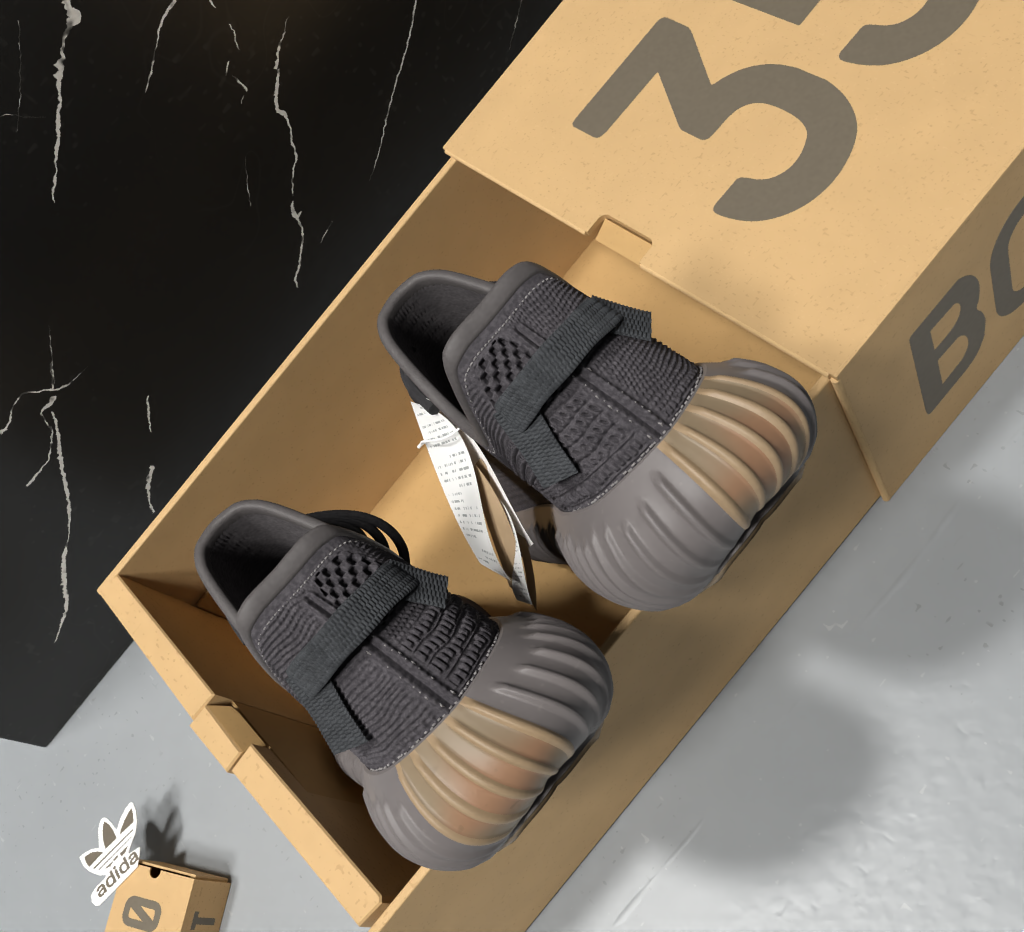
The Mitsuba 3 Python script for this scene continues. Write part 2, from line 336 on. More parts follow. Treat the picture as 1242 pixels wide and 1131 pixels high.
p3 = Polygon(rounded(THREE)).buffer(0)
bowl = Polygon(THREE[6:45]).buffer(0)
p5 = sm(unary_union([affinity.translate(p3.intersection(sbox(94, 278, 170, 346)), 0.3, 74.6), sbox(52, 361.0, 109.6, 376), sbox(50.2, 361.0, 67, 424), sbox(95, 361, 109.6, 392)]))
p0 = sbox(50.4, 446, 165.6, 512).buffer(-26).buffer(26, quad_segs=12)
p0 = p0.difference(p0.buffer(-17)).union(LineString([(62, 497), (154, 461)]).buffer(8.5, cap_style=2).intersection(p0))


def printed(key, poly, mat, to, depth=0.00025):
    mm = extr(affinity.scale(poly, 0.001, 0.001, origin=(0, 0)), depth)
    mm.vertices = to(np.array(mm.vertices)); mm.fix_normals()
    put(key, mm, mat, 30)


on_top = lambda v: v + [0, 0, HS - 0.0001]
for i, p in enumerate((p3, p5, p0)): printed(K + '__printed_number' + ('' if i == 0 else f'_{i:03d}'), p, 'ink', on_top)
on_side = lambda v: np.stack([W - 0.0001 + v[:, 2], v[:, 0], v[:, 1]], 1)
B = [[281.6,93.6],[282.8,94.7],[309.5,94.0],[314.1,90.2],[317.8,83.7],[319.4,75.5],[317.7,66.1],[315.0,62.5],[318.3,56.3],[319.4,48.1],[317.3,37.2],[312.1,30.1],[305.4,28.5],[282.3,28.7],[280.3,30.0],[279.9,35.4]]
B_HOLES = [[[291.7,83.8],[305.8,82.4],[307.9,79.1],[308.2,74.4],[305.9,70.1],[301.6,68.2],[291.5,68.4]], [[291.7,59.5],[304.1,58.4],[307.1,55.3],[308.8,49.6],[308.3,43.7],[304.2,39.8],[291.3,39.1]]]
B = Polygon(rounded(B, 1.6), [rounded(h_, 1.2) for h_ in B_HOLES])
ring = lambda y0, y1, z0, z1, t, r: sbox(y0, z0, y1, z1).buffer(-r).buffer(r, quad_segs=12).difference(sbox(y0 + t, z0 + t, y1 - t, z1 - t).buffer(-r * 0.55).buffer(r * 0.55, quad_segs=12))
S_ = LineString([(468, 82), (461, 88), (448, 88), (440, 80), (442, 70), (455, 62), (466, 54), (468, 42), (460, 34), (447, 34), (439, 41)]).buffer(5.4, join_style=1, cap_style=2)
T_ = unary_union([sbox(478, 83, 522, 94.3), sbox(494.5, 28.7, 505.5, 90)])
for i, p in enumerate((B, ring(325.6, 371.5, 26.5, 95.5, 10.2, 19), ring(379, 425, 26.5, 95.5, 10.2, 19), S_, T_)):
    printed(K + '__printed_letter' + ('' if i == 0 else f'_{i:03d}'), p, 'ink', on_side)

# ------------------------------------------------------------------ big shoe box: tray
K = 'shoe_box_tray'
tag(K, 'open brown cardboard tray slid out of the box sleeve, holding the two trainers', 'box tray')
HT = 0.1177
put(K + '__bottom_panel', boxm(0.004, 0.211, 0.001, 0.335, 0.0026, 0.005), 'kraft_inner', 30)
put(K + '__side_wall', boxm(0.0032, 0.0072, 0.0, 0.338, 0.0026, HT, 0.0009), 'kraft', 30)
put(K + '__side_wall_001', boxm(0.2082, 0.2118, 0.0012, 0.338, 0.0026, HT, 0.0009), 'kraft', 30)
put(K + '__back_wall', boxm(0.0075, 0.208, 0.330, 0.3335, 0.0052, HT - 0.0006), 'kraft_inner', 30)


def end_piece(poly, key, mat, z0=0.0055, r=0.0009):
    a = extr(poly, HT - r - z0); a.apply_translation([0, 0, z0])
    b = extr(poly.buffer(-r * 0.8), r); b.apply_translation([0, 0, HT - r])
    # bevel between the body and the top sheet
    import manifold3d as mf
    o = np.array(poly.exterior.coords)[:-1]; i_ = np.array(poly.buffer(-r * 0.8, join_style=2).exterior.coords)[:-1]
    pts = np.vstack([np.c_[o, np.full(len(o), z0)], np.c_[o, np.full(len(o), HT - r)], np.c_[i_, np.full(len(i_), HT)]])
    h = trimesh.convex.convex_hull(pts)
    put(key, h, mat, 25)


end_piece(Polygon([(0.0046, 0.0003), (0.0912, -0.0014), (0.0912, 0.0068), (0.0915, 0.0122), (0.0074, 0.0122)]), K + '__end_wall', 'kraft')
end_piece(Polygon([(0.0914, -0.0040), (0.1202, -0.0034), (0.1196, 0.0061), (0.0914, 0.0068)]), K + '__end_tab', 'kraft')
end_piece(Polygon([(0.1213, -0.0016), (0.2045, 0.0003), (0.2055, 0.0118), (0.2035, 0.0134), (0.1205, 0.0112), (0.1212, 0.006)]), K + '__end_wall_001', 'kraft')
# the sloping thumb flap behind the tab
q = np.array([[0.0918, 0.0069, HT - 0.0010], [0.1198, 0.0064, HT - 0.0010], [0.1196, 0.0117, HT - 0.0105], [0.1010, 0.0122, HT - 0.0088], [0.0965, 0.0119, HT - 0.0075]])
fpts = np.vstack([q, q + [0, -0.0012, -0.0008]])
put(K + '__thumb_flap', trimesh.convex.convex_hull(fpts), 'kraft_inner', 25)
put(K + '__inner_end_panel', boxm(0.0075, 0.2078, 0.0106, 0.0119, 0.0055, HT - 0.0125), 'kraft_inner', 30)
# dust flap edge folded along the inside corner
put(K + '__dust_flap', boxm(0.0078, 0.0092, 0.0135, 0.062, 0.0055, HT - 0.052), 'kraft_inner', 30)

# ------------------------------------------------------------------ trainers
US = np.array([0, .06, .13, .2, .3, .42, .55, .68, .8, .9, .96, 1.0])
BX = np.array([-.0025, .003, .016, .034, .062, .095, .140, .190, .235, .268, .282, .286])
BL = 0.945 * np.array([0, .021, .037, .0445, .0470, .0455, .046, .051, .048, .033, .015, -.004])
BM = 0.945 * np.array([0, .021, .0365, .0430, .0450, .0415, .038, .043, .046, .038, .022, .004])


def signed(v0, v1):  # periodic spline over us in [-1, 1]; v0 for us>=0, v1 for us<=0
    u = np.r_[-US[::-1], US[1:]]
    return CubicSpline(u, np.r_[v1[::-1], v0[1:]], bc_type='periodic')


fBX, fBY = signed(BX, BX), signed(BL, -BM)
pw = lambda xs, ys: (lambda u, f=PchipInterpolator(xs, ys): f(np.abs(u)))
zj = pw([0, .2, .3, .42, .55, .68, .8, .9, 1], [.052, .050, .0475, .043, .037, .033, .031, .033, .036])
dj = pw([0, .13, .3, .55, .8, 1], [.0095, .0112, .0115, .010, .009, .008])
zb = pw([0, .2, .42, .68, .9, 1], [.027, .024, .020, .017, .020, .024])
z0 = pw([0, .12, .22, .3, .68, .8, .9, 1], [.0145, .0095, .0035, 0, 0, .003, .010, .016])
eb = pw([0, .13, .3, .8, 1], [.017, .0135, .009, .008, .010])


def outline(u):
    p = np.stack([fBX(u), fBY(u)], -1)
    d = np.stack([fBX(u, 1), fBY(u, 1)], -1); d /= np.linalg.norm(d, axis=-1, keepdims=True)
    return p, np.stack([d[..., 1], -d[..., 0]], -1)      # point, inward normal


uu = np.linspace(-1, 1, 4001); arcs = np.r_[0, np.cumsum(np.linalg.norm(np.diff(outline(uu)[0], axis=0), axis=1))]; arcs -= np.interp(0, uu, arcs)
u_of = lambda a: np.interp(a, arcs, uu)
a_of = lambda u: np.interp(u, uu, arcs)

# collar loop: (x, y, z) by us
CU = np.array([0, .10, .16, .24, .33, .42, .52, .64, .78, .88, 1.0])
CP = np.array([[.0262, 0, .1112], [.0262, .0105, .1114], [.0280, .0178, .1100], [.038, .0232, .1000], [.052, .0262, .0885], [.067, .0272, .0825], [.082, .0262, .0885], [.0965, .0222, .1080], [.110, .0155, .1270], [.1145, .009, .1322], [.116, 0, .1335]])
fC = PchipInterpolator(np.r_[-CU[::-1], CU[1:]], np.vstack([(CP * [1, -1, 1])[::-1], CP[1:]]))


def upper_base(us, t):
    """us: (c,), t: (r,) -> points (r, c, 3)"""
    p, nin = outline(us)
    ins = dj(us) + 0.0022
    P0 = np.concatenate([p + nin * ins[:, None], (zj(us) - 0.004)[:, None]], 1)
    P3 = fC(us)
    d = np.linalg.norm(P3 - P0, axis=1)[:, None]
    a = np.abs(us)[:, None]
    nin3 = np.c_[nin, nin[:, 0] * 0]
    zz = np.array([0, 0, 1.0])
    k = np.clip((a - 0.45) / 0.5, 0, 1)
    k = k * k * (3 - 2 * k)
    up0 = zz + nin3 * (-0.10 * np.clip(1 - a / .2, 0, 1) + 0.06 + 0.35 * k)
    dn_heel = np.c_[-0.20 + 0 * us, 0 * us, -1 + 0 * us]
    dn_side = np.c_[0 * us, 0.10 * np.sign(us), -1 + 0 * us]
    dn_tong = np.c_[0.74 + 0 * us, 0.25 * np.sign(us) * (1 - np.abs(us)), -0.67 + 0 * us]
    h = np.clip(1 - a / .2, 0, 1)
    dn = dn_heel * h + (1 - h) * (dn_side * (1 - k) + dn_tong * k)
    P1 = P0 + up0 * d * (0.36 - 0.1 * k); P2 = P3 + dn * d * (0.30 + 0.12 * k)
    t = t[:, None, None]
    return P0 * (1 - t) ** 3 + 3 * P1 * t * (1 - t) ** 2 + 3 * P2 * t * t * (1 - t) + P3 * t ** 3


def grid_normals(P):
    dv, du = np.gradient(P, axis=0), np.gradient(P, axis=1)
    n = np.cross(dv, du); n /= np.linalg.norm(n, axis=-1, keepdims=True) + 1e-12
    return n


ssm = lambda a, b, x: (lambda t: t * t * (3 - 2 * t))(np.clip((x - a) / (b - a), 0, 1))
cc = lambda x: 0.5 + 0.5 * np.cos(2 * np.pi * x)


def h2(i, j, s=0):
    x = np.sin(i * 127.1 + j * 311.7 + s * 74.7) * 43758.5453
    return x - np.floor(x)


def knit(A, Bh, left, top):
    """outward displacement in mm at lateral A, height Bh (mm) above the sole, 'top' mm below the collar"""
    warp = 0.7 * np.sin(A / 17.0) + 0.9 * (meshkit.noise(np.stack([A * .12, Bh * .12, A * 0], -1)) - .5) * 2
    # fine ribbed rows
    rows = Bh + warp
    fine = 0.60 * cc(rows / 1.8) ** 1.3 * (0.55 + 0.45 * cc(A / 1.9 + 0.5 * np.floor(rows / 1.8 + .5)))
    # small honeycomb
    dots = 0.52 * cc(rows / 1.75) * cc(A / 1.75 + 0.5 * np.floor(rows / 1.75 + .5))
    # ladder: bands with upright bars of uneven length
    bd = 5.4
    bi = np.floor(rows / bd); fb = rows / bd - bi
    bw = 2.3; ai = np.floor(A / bw + 0.37 * bi); fa = A / bw + 0.37 * bi - ai
    lo, hi = 0.14 + 0.22 * h2(ai, bi), 0.97 - 0.22 * h2(ai, bi, 2)
    bar = ssm(0.06, 0.3, fa) * ssm(0.97, 0.72, fa) * ssm(lo - .07, lo + .07, fb) * ssm(hi + .05, hi - .09, fb)
    edge = ssm(0.0, 0.07, fb) * ssm(0.16, 0.09, fb)
    ladder = 0.72 * bar + 0.5 * edge + 0.08 * cc(A / 0.9)
    # chain stitches, slanted
    ci = np.floor(rows / 5.2); fcv = rows / 5.2 - ci
    x = (A + 0.4 * (rows - 5.2 * ci) + 0.5 * 3.1 * (ci % 2)) / 3.1; xi = np.floor(x); fx = x - xi - .5
    rr = np.hypot(fx * 1.25, (fcv - .5) * 1.05) + 0.05 * (h2(xi, ci) - .5)
    chain = 0.75 * np.exp(-((rr - .33) / .13) ** 2) - 0.75 * np.exp(-((fx / .13) ** 2 + ((fcv - .5) / .30) ** 2)) - 0.5 * np.exp(-(np.minimum(fcv, 1 - fcv) / .07) ** 2) + 0.14 * cc(rows / 1.3) * cc(A / 1.1)
    lat = ssm(-1, 1, A)             # lateral side is +A
    if left:
        low = ssm(30, 25, Bh)
        med = ladder * low + dots * (1 - low)
        tick = ssm(9, 7, Bh) * ssm(1.5, 3, Bh)
        late = fine * (1 - tick) + tick * (fine * .5 + 0.55 * cc(A / 3.1) ** 2)
    else:
        low = ssm(15, 11, Bh); mid = ssm(38, 33, Bh)
        med = low * ladder + (1 - low) * (chain * mid + (1 - mid) * fine)
        tick = ssm(9, 6, Bh) * ssm(1.5, 3, Bh)
        late = dots * (1 - tick) + tick * ladder * .8
    d = med * (1 - lat) + late * lat
    # row of loops at the bottom edge
    d = np.where(Bh < 3.2, 0.35 * cc(A / 1.9), d)
    # eyelet holes near the collar on the inner side of the seam
    hx, hy = (A + 14.5) / 2.9, (top - 19.0) / 2.9
    gi, gj = np.floor(hx + 50), np.floor(hy + 50)
    fx, fy = hx + 50 - gi - .5, hy + 50 - gj - .5
    inside = (np.abs(A + 14.5) + .6 * np.abs(top - 19.0) < 14.5) & (np.abs(top - 19.0) < 12)
    par = ((gi + gj) % 2 == 0)
    hole = ssm(.46, .34, np.maximum(np.abs(fx), np.abs(fy))) * par * inside
    bump = ssm(.52, .30, np.maximum(np.abs(fx), np.abs(fy))) * (~par) * inside
    frame = ssm(15.5, 12.5, np.maximum(np.abs(A + 14.5), np.abs(top - 19.0)))
    d = d * (1 - .75 * frame) + bump * 0.45 - hole * 1.5
    # heel seam: two corded ridges either side of a groove
    sx = A - 0.06 * np.clip(Bh - 40, 0, 40)
    rope = 0.75 + 0.25 * cc(Bh / 2.3)
    seam = 1.15 * rope * (np.exp(-((sx - 2.1) / 1.0) ** 2) + np.exp(-((sx + 2.1) / 1.0) ** 2)) - 0.7 * np.exp(-(sx / .8) ** 2)
    near = ssm(6.0, 3.6, np.abs(sx)) * ssm(7, 11, top)
    d = d * (1 - near) + seam * near
    d = d + 0.12 * (meshkit.noise(np.stack([A * 1.6, Bh * 1.6, A * 0 + 3], -1)) - .5)
    return 1.5 * d * ssm(3.0, 7.5, top)


def build_shoe(root, pose, left, label, tilt):
    tag(root, label, 'trainer', 'pair of grey knitted trainers in the tray')
    R, s, pos = Rot.from_euler('ZYX', pose[3:6]), pose[6], np.array(pose[:3])

    def world(v):
        v = np.array(v, float).reshape(-1, 3)
        if not left: v = v * [1, -1, 1]
        v[:, 1] += 0.06 * (v[:, 2] - 0.05)
        return R.apply(v) * s + pos

    def part(name, mm, mat, smooth=True, **k):
        f = np.array(mm.faces)
        if not left: f = f[:, ::-1]
        key = f'{root}__{name}'; base, c = key, 0
        while key in scene: c += 1; key = f'{base}_{c:03d}'
        put(key, mesh(world(mm.vertices), f), mat, smooth, **k)
        return key

    # ---- sole
    A0, NR, SP = -0.004, 5, 0.0095                      # first window rib, ribs, spacing
    fine_ = np.arange(-0.100, 0.1001, 0.00055); L0, L1 = arcs[0], arcs[-1]
    cols = np.r_[np.arange(L0, -0.1008, 0.0013), fine_, np.arange(0.1013, L1 - .0006, 0.0013)]
    ribs_at = A0 + SP * np.arange(-16, 17)
    rows = np.linspace(0, 1, 46)
    tt = rows[:, None] + 0 * cols[None]
    us = u_of(cols)[None] + 0 * tt
    us = us + tilt * (1 - tt) * np.exp(-(us / .35) ** 2)
    us = (us + 1) % 2 - 1
    p, nin = outline(us)
    # profile: bottom edge -> bulge -> join
    tk = 0.45
    def prof(v0, v1, v2):
        q = np.where(tt < tk, tt / tk, (tt - tk) / (1 - tk))
        lo = v0 + (v1 - v0) * np.sin(q * np.pi / 2) if False else None
        l0 = (tt - tk) * (tt - 1) / (tk * 1.0); l1 = tt * (tt - 1) / (tk * (tk - 1)); l2 = tt * (tt - tk) / (1 - tk)
        return v0 * l0 + v1 * l1 + v2 * l2
    ins = prof(eb(us), 0 * us, dj(us)); zz = prof(z0(us), zb(us), zj(us))
    # ribs: rounded ridges that stop short of the rim on the grey rubber
    ph = (cols[None] - A0) / SP + 0 * tt
    k = np.round(ph); dist = np.abs(ph - k) * SP
    inwin = (k >= 0) & (k < NR)
    end = np.where(inwin, 0.99, 0.93 - 0.07 * ((np.sin(k * 1.7) + 1) / 2) - 0.002 * np.abs(k))
    prof_r = np.exp(-(dist / 0.00150) ** 4) * 0.75 + 0.25 * np.exp(-(dist / 0.0024) ** 2)
    hgt = np.where(inwin, 0.0019, 0.0022) * prof_r * ssm(0, 0.04, end - tt) * ssm(-0.02, 0.10, tt)
    und = -0.0006 * (1 - prof_r) * ssm(0.1, 0.4, tt) * ssm(1.0, 0.8, tt)
    ins2 = ins - hgt - und * 0.0
    P = np.concatenate([p + nin * ins2[..., None], zz[..., None]], -1)
    nr, nc = P.shape[:2]
    q = grid_faces(nr, nc, True)
    cidx = q[:, 0] % nc
    ca = cols[cidx]; ridx = np.round((ca - A0) / SP).astype(int)
    phf = (ca + 0.000275 - A0) / SP
    is_rib = (np.abs(phf - np.round(phf)) * SP < 0.0017) & (np.round(phf) >= 0) & (np.round(phf) < NR)
    in_win = (phf > 0) & (phf < NR - 1) | is_rib
    # normals of the whole surface so that the pieces join without creases
    def sub(mask):
        fs = q[mask]; used = np.unique(fs); mp = -np.ones(nr * nc, int); mp[used] = np.arange(len(used))
        return P.reshape(-1, 3)[used], tri(mp[fs]), used
    # bottom and lip rows added to the grey part
    v, f, used = sub(~in_win)
    extra_v, extra_f = [], []
    base = len(v)
    lip = [P[-1], np.concatenate([p[-1] + nin[-1] * (ins[-1] + .0012)[:, None], zz[-1][:, None] + .0003], 1), np.concatenate([p[-1] + nin[-1] * (ins[-1] + .004)[:, None], zz[-1][:, None] - .003], 1)]
    Lp = np.stack(lip); extra_f.append(tri(grid_faces(3, nc, True)) + base); extra_v.append(Lp.reshape(-1, 3)); base += 3 * nc
    bot = [P[0], np.concatenate([p[0] + nin[0] * (ins[0] + .004)[:, None], zz[0][:, None] - .0008], 1)]
    ctr = np.stack([np.clip(p[0][:, 0], .04, .245), p[0][:, 1] * 0, z0(us[0]) * 0 + 0.0008], 1)
    bot.append(np.concatenate([(p[0] + nin[0] * .018), zz[0][:, None] * .8], 1)); bot.append(ctr)
    Bt = np.stack(bot); extra_f.append(tri(grid_faces(4, nc, True)[:, ::-1]) + base); extra_v.append(Bt.reshape(-1, 3))
    part('sole', mesh(np.vstack([v] + extra_v), np.vstack([f] + extra_f)), 'rubber', 50)
    v, f, used = sub(in_win & ~is_rib)
    uvw = np.stack([(cols[used % nc] - A0) / (SP * (NR - 1)), rows[used // nc]], 1)
    wk = part('sole_window', mesh(v, f), 'window_rubber', True, uv=uvw)
    if wk not in labels: tag(wk, 'amber tinted clear rubber panel on the outer heel')
    rf = np.round(phf).astype(int)
    for n_ in range(NR):
        v, f, used = sub(is_rib & (rf == n_))
        part('sole_window__rib', mesh(v, f), 'window_rib', True)
    # thin gum outsole under the grey foam
    uo = np.linspace(-1, 1, 400, endpoint=False); po, no = outline(uo)
    g0 = np.concatenate([po + no * (eb(uo) + .0035)[:, None], (z0(uo) + .0010)[:, None]], 1)
    g1 = np.concatenate([po + no * (eb(uo) + .0045)[:, None], (z0(uo) - .0016)[:, None]], 1)
    g2 = np.concatenate([po + no * .019, (z0(uo) * .8 - .0018)[:, None]], 1)
    g3 = np.stack([np.clip(po[:, 0], .05, .24), po[:, 1] * .1, 0 * uo - .0012], 1)
    part('outsole', mesh(np.stack([g3, g2, g1, g0]), tri(grid_faces(4, 400, True))), 'gum', 40)

    # ---- knitted upper
    ca = np.r_[np.linspace(-1, -.46, 90, endpoint=False), u_of(np.arange(a_of(-.46), a_of(.46), 0.00042)), np.linspace(.46, 1, 91)]
    tr = np.linspace(0, 1, 215)
    P = upper_base(ca, tr); N = grid_normals(P)
    Bh = np.cumsum(np.r_[np.zeros((1, len(ca))), np.linalg.norm(np.diff(P, axis=0), axis=-1)], 0) * 1000
    tot = Bh[-1][None]
    seg = np.linalg.norm(np.diff(P, axis=1), axis=-1)
    i0 = np.argmin(np.abs(ca)); A = np.c_[np.zeros(len(tr)), np.cumsum(seg, 1)]; A = (A - A[:, i0:i0 + 1]) * 1000
    A = 0.5 * A + 0.5 * A[40][None]
    D = knit(A, Bh, left, tot - Bh)
    wk_ = ssm(.5, .46, np.abs(ca))[None]
    D = D * wk_ + (1 - wk_) * (0.2 * cc(Bh / 4.0))
    part('upper', mesh(P + N * (D / 1000)[..., None], tri(grid_faces(len(tr), len(ca)))), 'knit', True)
    # lining: the inside face
    ci = np.linspace(-1, 1, 161); ti = np.linspace(.12, 1, 60)
    Pi = upper_base(ci, ti); Ni = grid_normals(Pi)
    Ai = np.arange(161)[None] * 2.4; Bi = np.arange(60)[:, None] * 1.3
    Pl_ = Pi - Ni * (0.0035 + 0.0004 * cc(Bi / 2.6 + 0 * Ai) * cc(Ai / 4.8))[..., None]
    part('lining', mesh(Pl_, tri(grid_faces(60, 161)[:, ::-1])), 'lining', True)
    io = np.linspace(-1, 1, 120, endpoint=False); po, no = outline(io)
    e1 = np.concatenate([po + no * .016, (zj(io) - .012)[:, None]], 1); e2 = np.stack([np.clip(po[:, 0], .05, .24), po[:, 1] * 0, zj(io) - .016], 1)
    part('insole', mesh(np.stack([e1, e2]), tri(grid_faces(2, 120, True))), 'lining', True)
    # ---- padded binding round the collar
    cb = np.linspace(-1, 1, 421)[:-1]
    Pc = upper_base(cb, np.array([.96, .98, 1.0])); Nc = grid_normals(Pc)[2]; Sc = Pc[2] - Pc[1]; Sc /= np.linalg.norm(Sc, axis=-1, keepdims=True)
    sm1 = lambda X: sum(np.roll(X, k_, 0) for k_ in range(-4, 5)) / 9
    Nc, Sc = sm1(Nc), sm1(Sc)
    Nc /= np.linalg.norm(Nc, axis=1, keepdims=True); Sc -= Nc * (Sc * Nc).sum(1, keepdims=True); Sc /= np.linalg.norm(Sc, axis=1, keepdims=True)
    an = np.linspace(0, 2 * np.pi, 20, endpoint=False)
    wide = 0.0033 + 0.0004 * ssm(.45, .8, np.abs(cb)) 
    ex = np.sign(np.cos(an)) * np.abs(np.cos(an)) ** .6; ey = np.sign(np.sin(an)) * np.abs(np.sin(an)) ** .9
    ctr_ = Pc[2] - Nc * 0.0013 + Sc * 0.0006
    wr = 1 + .03 * (meshkit.noise(np.stack([cb * 60, cb * 0, cb * 0], 1)) - .5)
    Rg = ctr_[:, None] + Sc[:, None] * (ex[None, :, None] * (wide * wr)[:, None, None]) + Nc[:, None] * (ey[None, :, None] * 0.0023)
    fq = tri(grid_faces(len(cb), 20, True)); last = (len(cb) - 1) * 20
    j_ = np.arange(20); fq = np.vstack([fq, tri(np.stack([last + j_, last + (j_ + 1) % 20, (j_ + 1) % 20, j_], 1))])
    part('collar_binding', mesh(Rg, fq[:, ::-1]), 'binding', True)
    # ---- stitching: short thread dashes below the binding, along the sole edge and the seam
    dash = []
    def line(us_, t_, off, step, ln, rad, jit=0.0):
        for k_ in range(0, len(us_) - ln, step):
            pts = np.array([upper_base(us_[k_ + e:k_ + e + 2], np.array([t_[k_ + e], t_[k_ + e] + .004])) for e in (0, ln // 2, ln - 1)])
            n_ = np.array([grid_normals(x)[0, 0] for x in pts])
            pp = pts[:, 0, 0] + n_ * np.array([off - .0002, off + .0002, off - .0002])[:, None] + (rng.random(3) - .5) * jit
            dash.append(tube(pp, rad, 6))
    rng = np.random.default_rng(3)
    def arcline(a0, a1, t0):
        aa = np.arange(a0, a1, 0.0005); return u_of(aa), np.full(len(aa), t0)
    hc = np.linspace(-.46, .46, 460); Lh = np.linalg.norm(upper_base(hc, np.array([0, .25, .5, .75, 1.]))[1:] - upper_base(hc, np.array([0, .25, .5, .75, 1.]))[:-1], axis=-1).sum(0)
    line(hc, 1 - 0.0062 / Lh, 0.0001, 7, 5, 0.00028)
    u_, t_ = arcline(-.075, .075, .066)
    line(u_, t_, 0.0007, 5, 4, 0.00034, .0006)
    for sd in (-1, 1):
        for q in np.arange(.09, .52, .034):
            if rng.random() < .35: continue
            u0 = u_of(sd * .0039 + .0006 * rng.normal()); tq = np.array([q, q + .010, q + .020])
            b_ = upper_base(np.array([u0, u0 + .004]), tq); n_ = grid_normals(b_)[:, 0]
            dash.append(tube(b_[:, 0] + n_ * np.array([.0007, .0015, .0007])[:, None], .00034, 6))
    sk = part('stitching', trimesh.util.concatenate(dash), 'thread', 30)
    tag(sk, None, None, None, 'stuff')
    # ---- pull loop: woven band across the heel and its two sewn ends
    ub = np.linspace(-1, 1, 801); tb = np.linspace(0, 1, 101); PB = upper_base(ub, tb); NB = grid_normals(PB)
    from scipy.interpolate import RegularGridInterpolator as RGI
    fP, fN = RGI((tb, ub), PB), RGI((tb, ub), NB)

    def ribbon(cu, ct, ch, du, dt, width, ncol=46, twist=None, amp=.00048, th=.0011, step=.0003, shift=None):
        # centre line in (us, t) with height above the knit, and the direction of the width in the surface
        n = len(cu); c = fP(np.c_[ct, cu]) + fN(np.c_[ct, cu]) * ch[:, None]
        if shift is not None: c = c + shift
        e = 0.01; w1 = fP(np.c_[np.clip(ct + dt * e, 0, 1), cu + du * e]) - fP(np.c_[np.clip(ct - dt * e, 0, 1), cu - du * e])
        tg = np.gradient(c, axis=0); L_ = np.r_[0, np.cumsum(np.linalg.norm(np.diff(c, axis=0), axis=1))]
        m_ = int(L_[-1] / step); sN = np.linspace(0, L_[-1], m_)
        c = CubicSpline(L_, c)(sN); w1 = np.stack([np.interp(sN, L_, w1[:, k_]) for k_ in range(3)], 1)
        tg = np.gradient(c, axis=0); tg /= np.linalg.norm(tg, axis=1, keepdims=True)
        w1 -= tg * (w1 * tg).sum(1, keepdims=True); w1 /= np.linalg.norm(w1, axis=1, keepdims=True)
        nn = np.cross(tg, w1); ref = np.stack([np.interp(sN, L_, fN(np.c_[ct, cu])[:, k_]) for k_ in range(3)], 1)
        nn *= np.sign((nn * ref).sum(1, keepdims=True))
        if twist is not None:
            tw = np.interp(sN / L_[-1], np.linspace(0, 1, len(twist)), twist)[:, None]; w1, nn = w1 * np.cos(tw) + nn * np.sin(tw), nn * np.cos(tw) - w1 * np.sin(tw)
        x = np.linspace(-1, 1, ncol) * width / 2
        ww = width * (1 + .03 * np.sin(sN * 300))[:, None] / width
        s_ = sN[:, None] * 1000; xm = x[None] * 1000
        col = np.floor((xm + 30) / 2.2)
        wv = cc(s_ / 1.25 + .5 * (col % 2)) * (0.55 + .45 * ssm(0, .5, np.abs((xm + 30) / 2.2 - col - .5) * -2 + 1)) + .15 * (meshkit.noise(np.stack([s_ * 1.5 + 0 * xm, xm * 1.5 + 0 * s_, 0 * s_ + 0 * xm], -1)) - .5)
        ed = 1 - (np.abs(x) / (width / 2)) ** 8
        topv = c[:, None] + w1[:, None] * (x[None] * ww)[..., None] + nn[:, None] * ((th / 2 * ed)[None] + amp * wv)[..., None]
        botv = c[:, None] + w1[:, None] * (x[None] * ww)[..., None] - nn[:, None] * ((th / 2 * ed)[None] + amp * .6 * wv)[..., None]
        ring_ = np.concatenate([topv, botv[:, ::-1]], 1)
        M_ = ring_.shape[1]
        f_ = tri(grid_faces(m_, M_, True))
        for r_, fl_ in ((0, 1), (m_ - 1, -1)):
            i_ = np.arange(ncol - 1); a_, b_ = r_ * M_ + i_, r_ * M_ + i_ + 1; c_, d_ = r_ * M_ + M_ - 2 - i_, r_ * M_ + M_ - 1 - i_
            f_ = np.vstack([f_, tri(np.stack([a_, b_, c_, d_], 1)[:, ::fl_])])
        return mesh(ring_, f_)

    n = 60; s_ = np.linspace(0, 1, n)
    cu = -0.152 + .304 * s_
    arch = np.sin(np.pi * s_) ** .55
    ct = .585 + .02 * s_ if left else .60 - 0.02 * s_
    band = ribbon(cu, ct, .0012 + .0062 * arch, 0 * s_, 1 + 0 * s_, .0112, twist=[0, .22, .28, .22, 0])
    part('pull_loop', band, 'webbing', 40)
    for sg in (1, -1):
        n = 30; s_ = np.linspace(0, 1, n)
        cu = sg * (0.128 + .012 * s_); ct = .64 - (.27 if (sg < 0) == left else .40) * s_
        tw = [0, .2 * sg, .38 * sg]
        part('pull_loop__sewn_end', ribbon(cu, ct, 0.0016 + .0030 * s_ ** 1.5, 1 + 0 * s_, 0 * s_, .0125, twist=tw), 'webbing', 40)
    # ---- laces across the throat and loose loops at the inner side
    for k_, t_ in enumerate((.86, .74, .63, .53, .44)):
        uq = np.linspace(.66, 1, 20); uq = np.r_[uq, -uq[::-1][1:]]
        pth = fP(np.c_[np.full(39, t_), uq]) + fN(np.c_[np.full(39, t_), uq]) * (.0022 + .002 * np.sin(np.linspace(0, np.pi, 39)))[:, None]
        part('lace', tube(pth, .0024, 10), 'lace', 30)
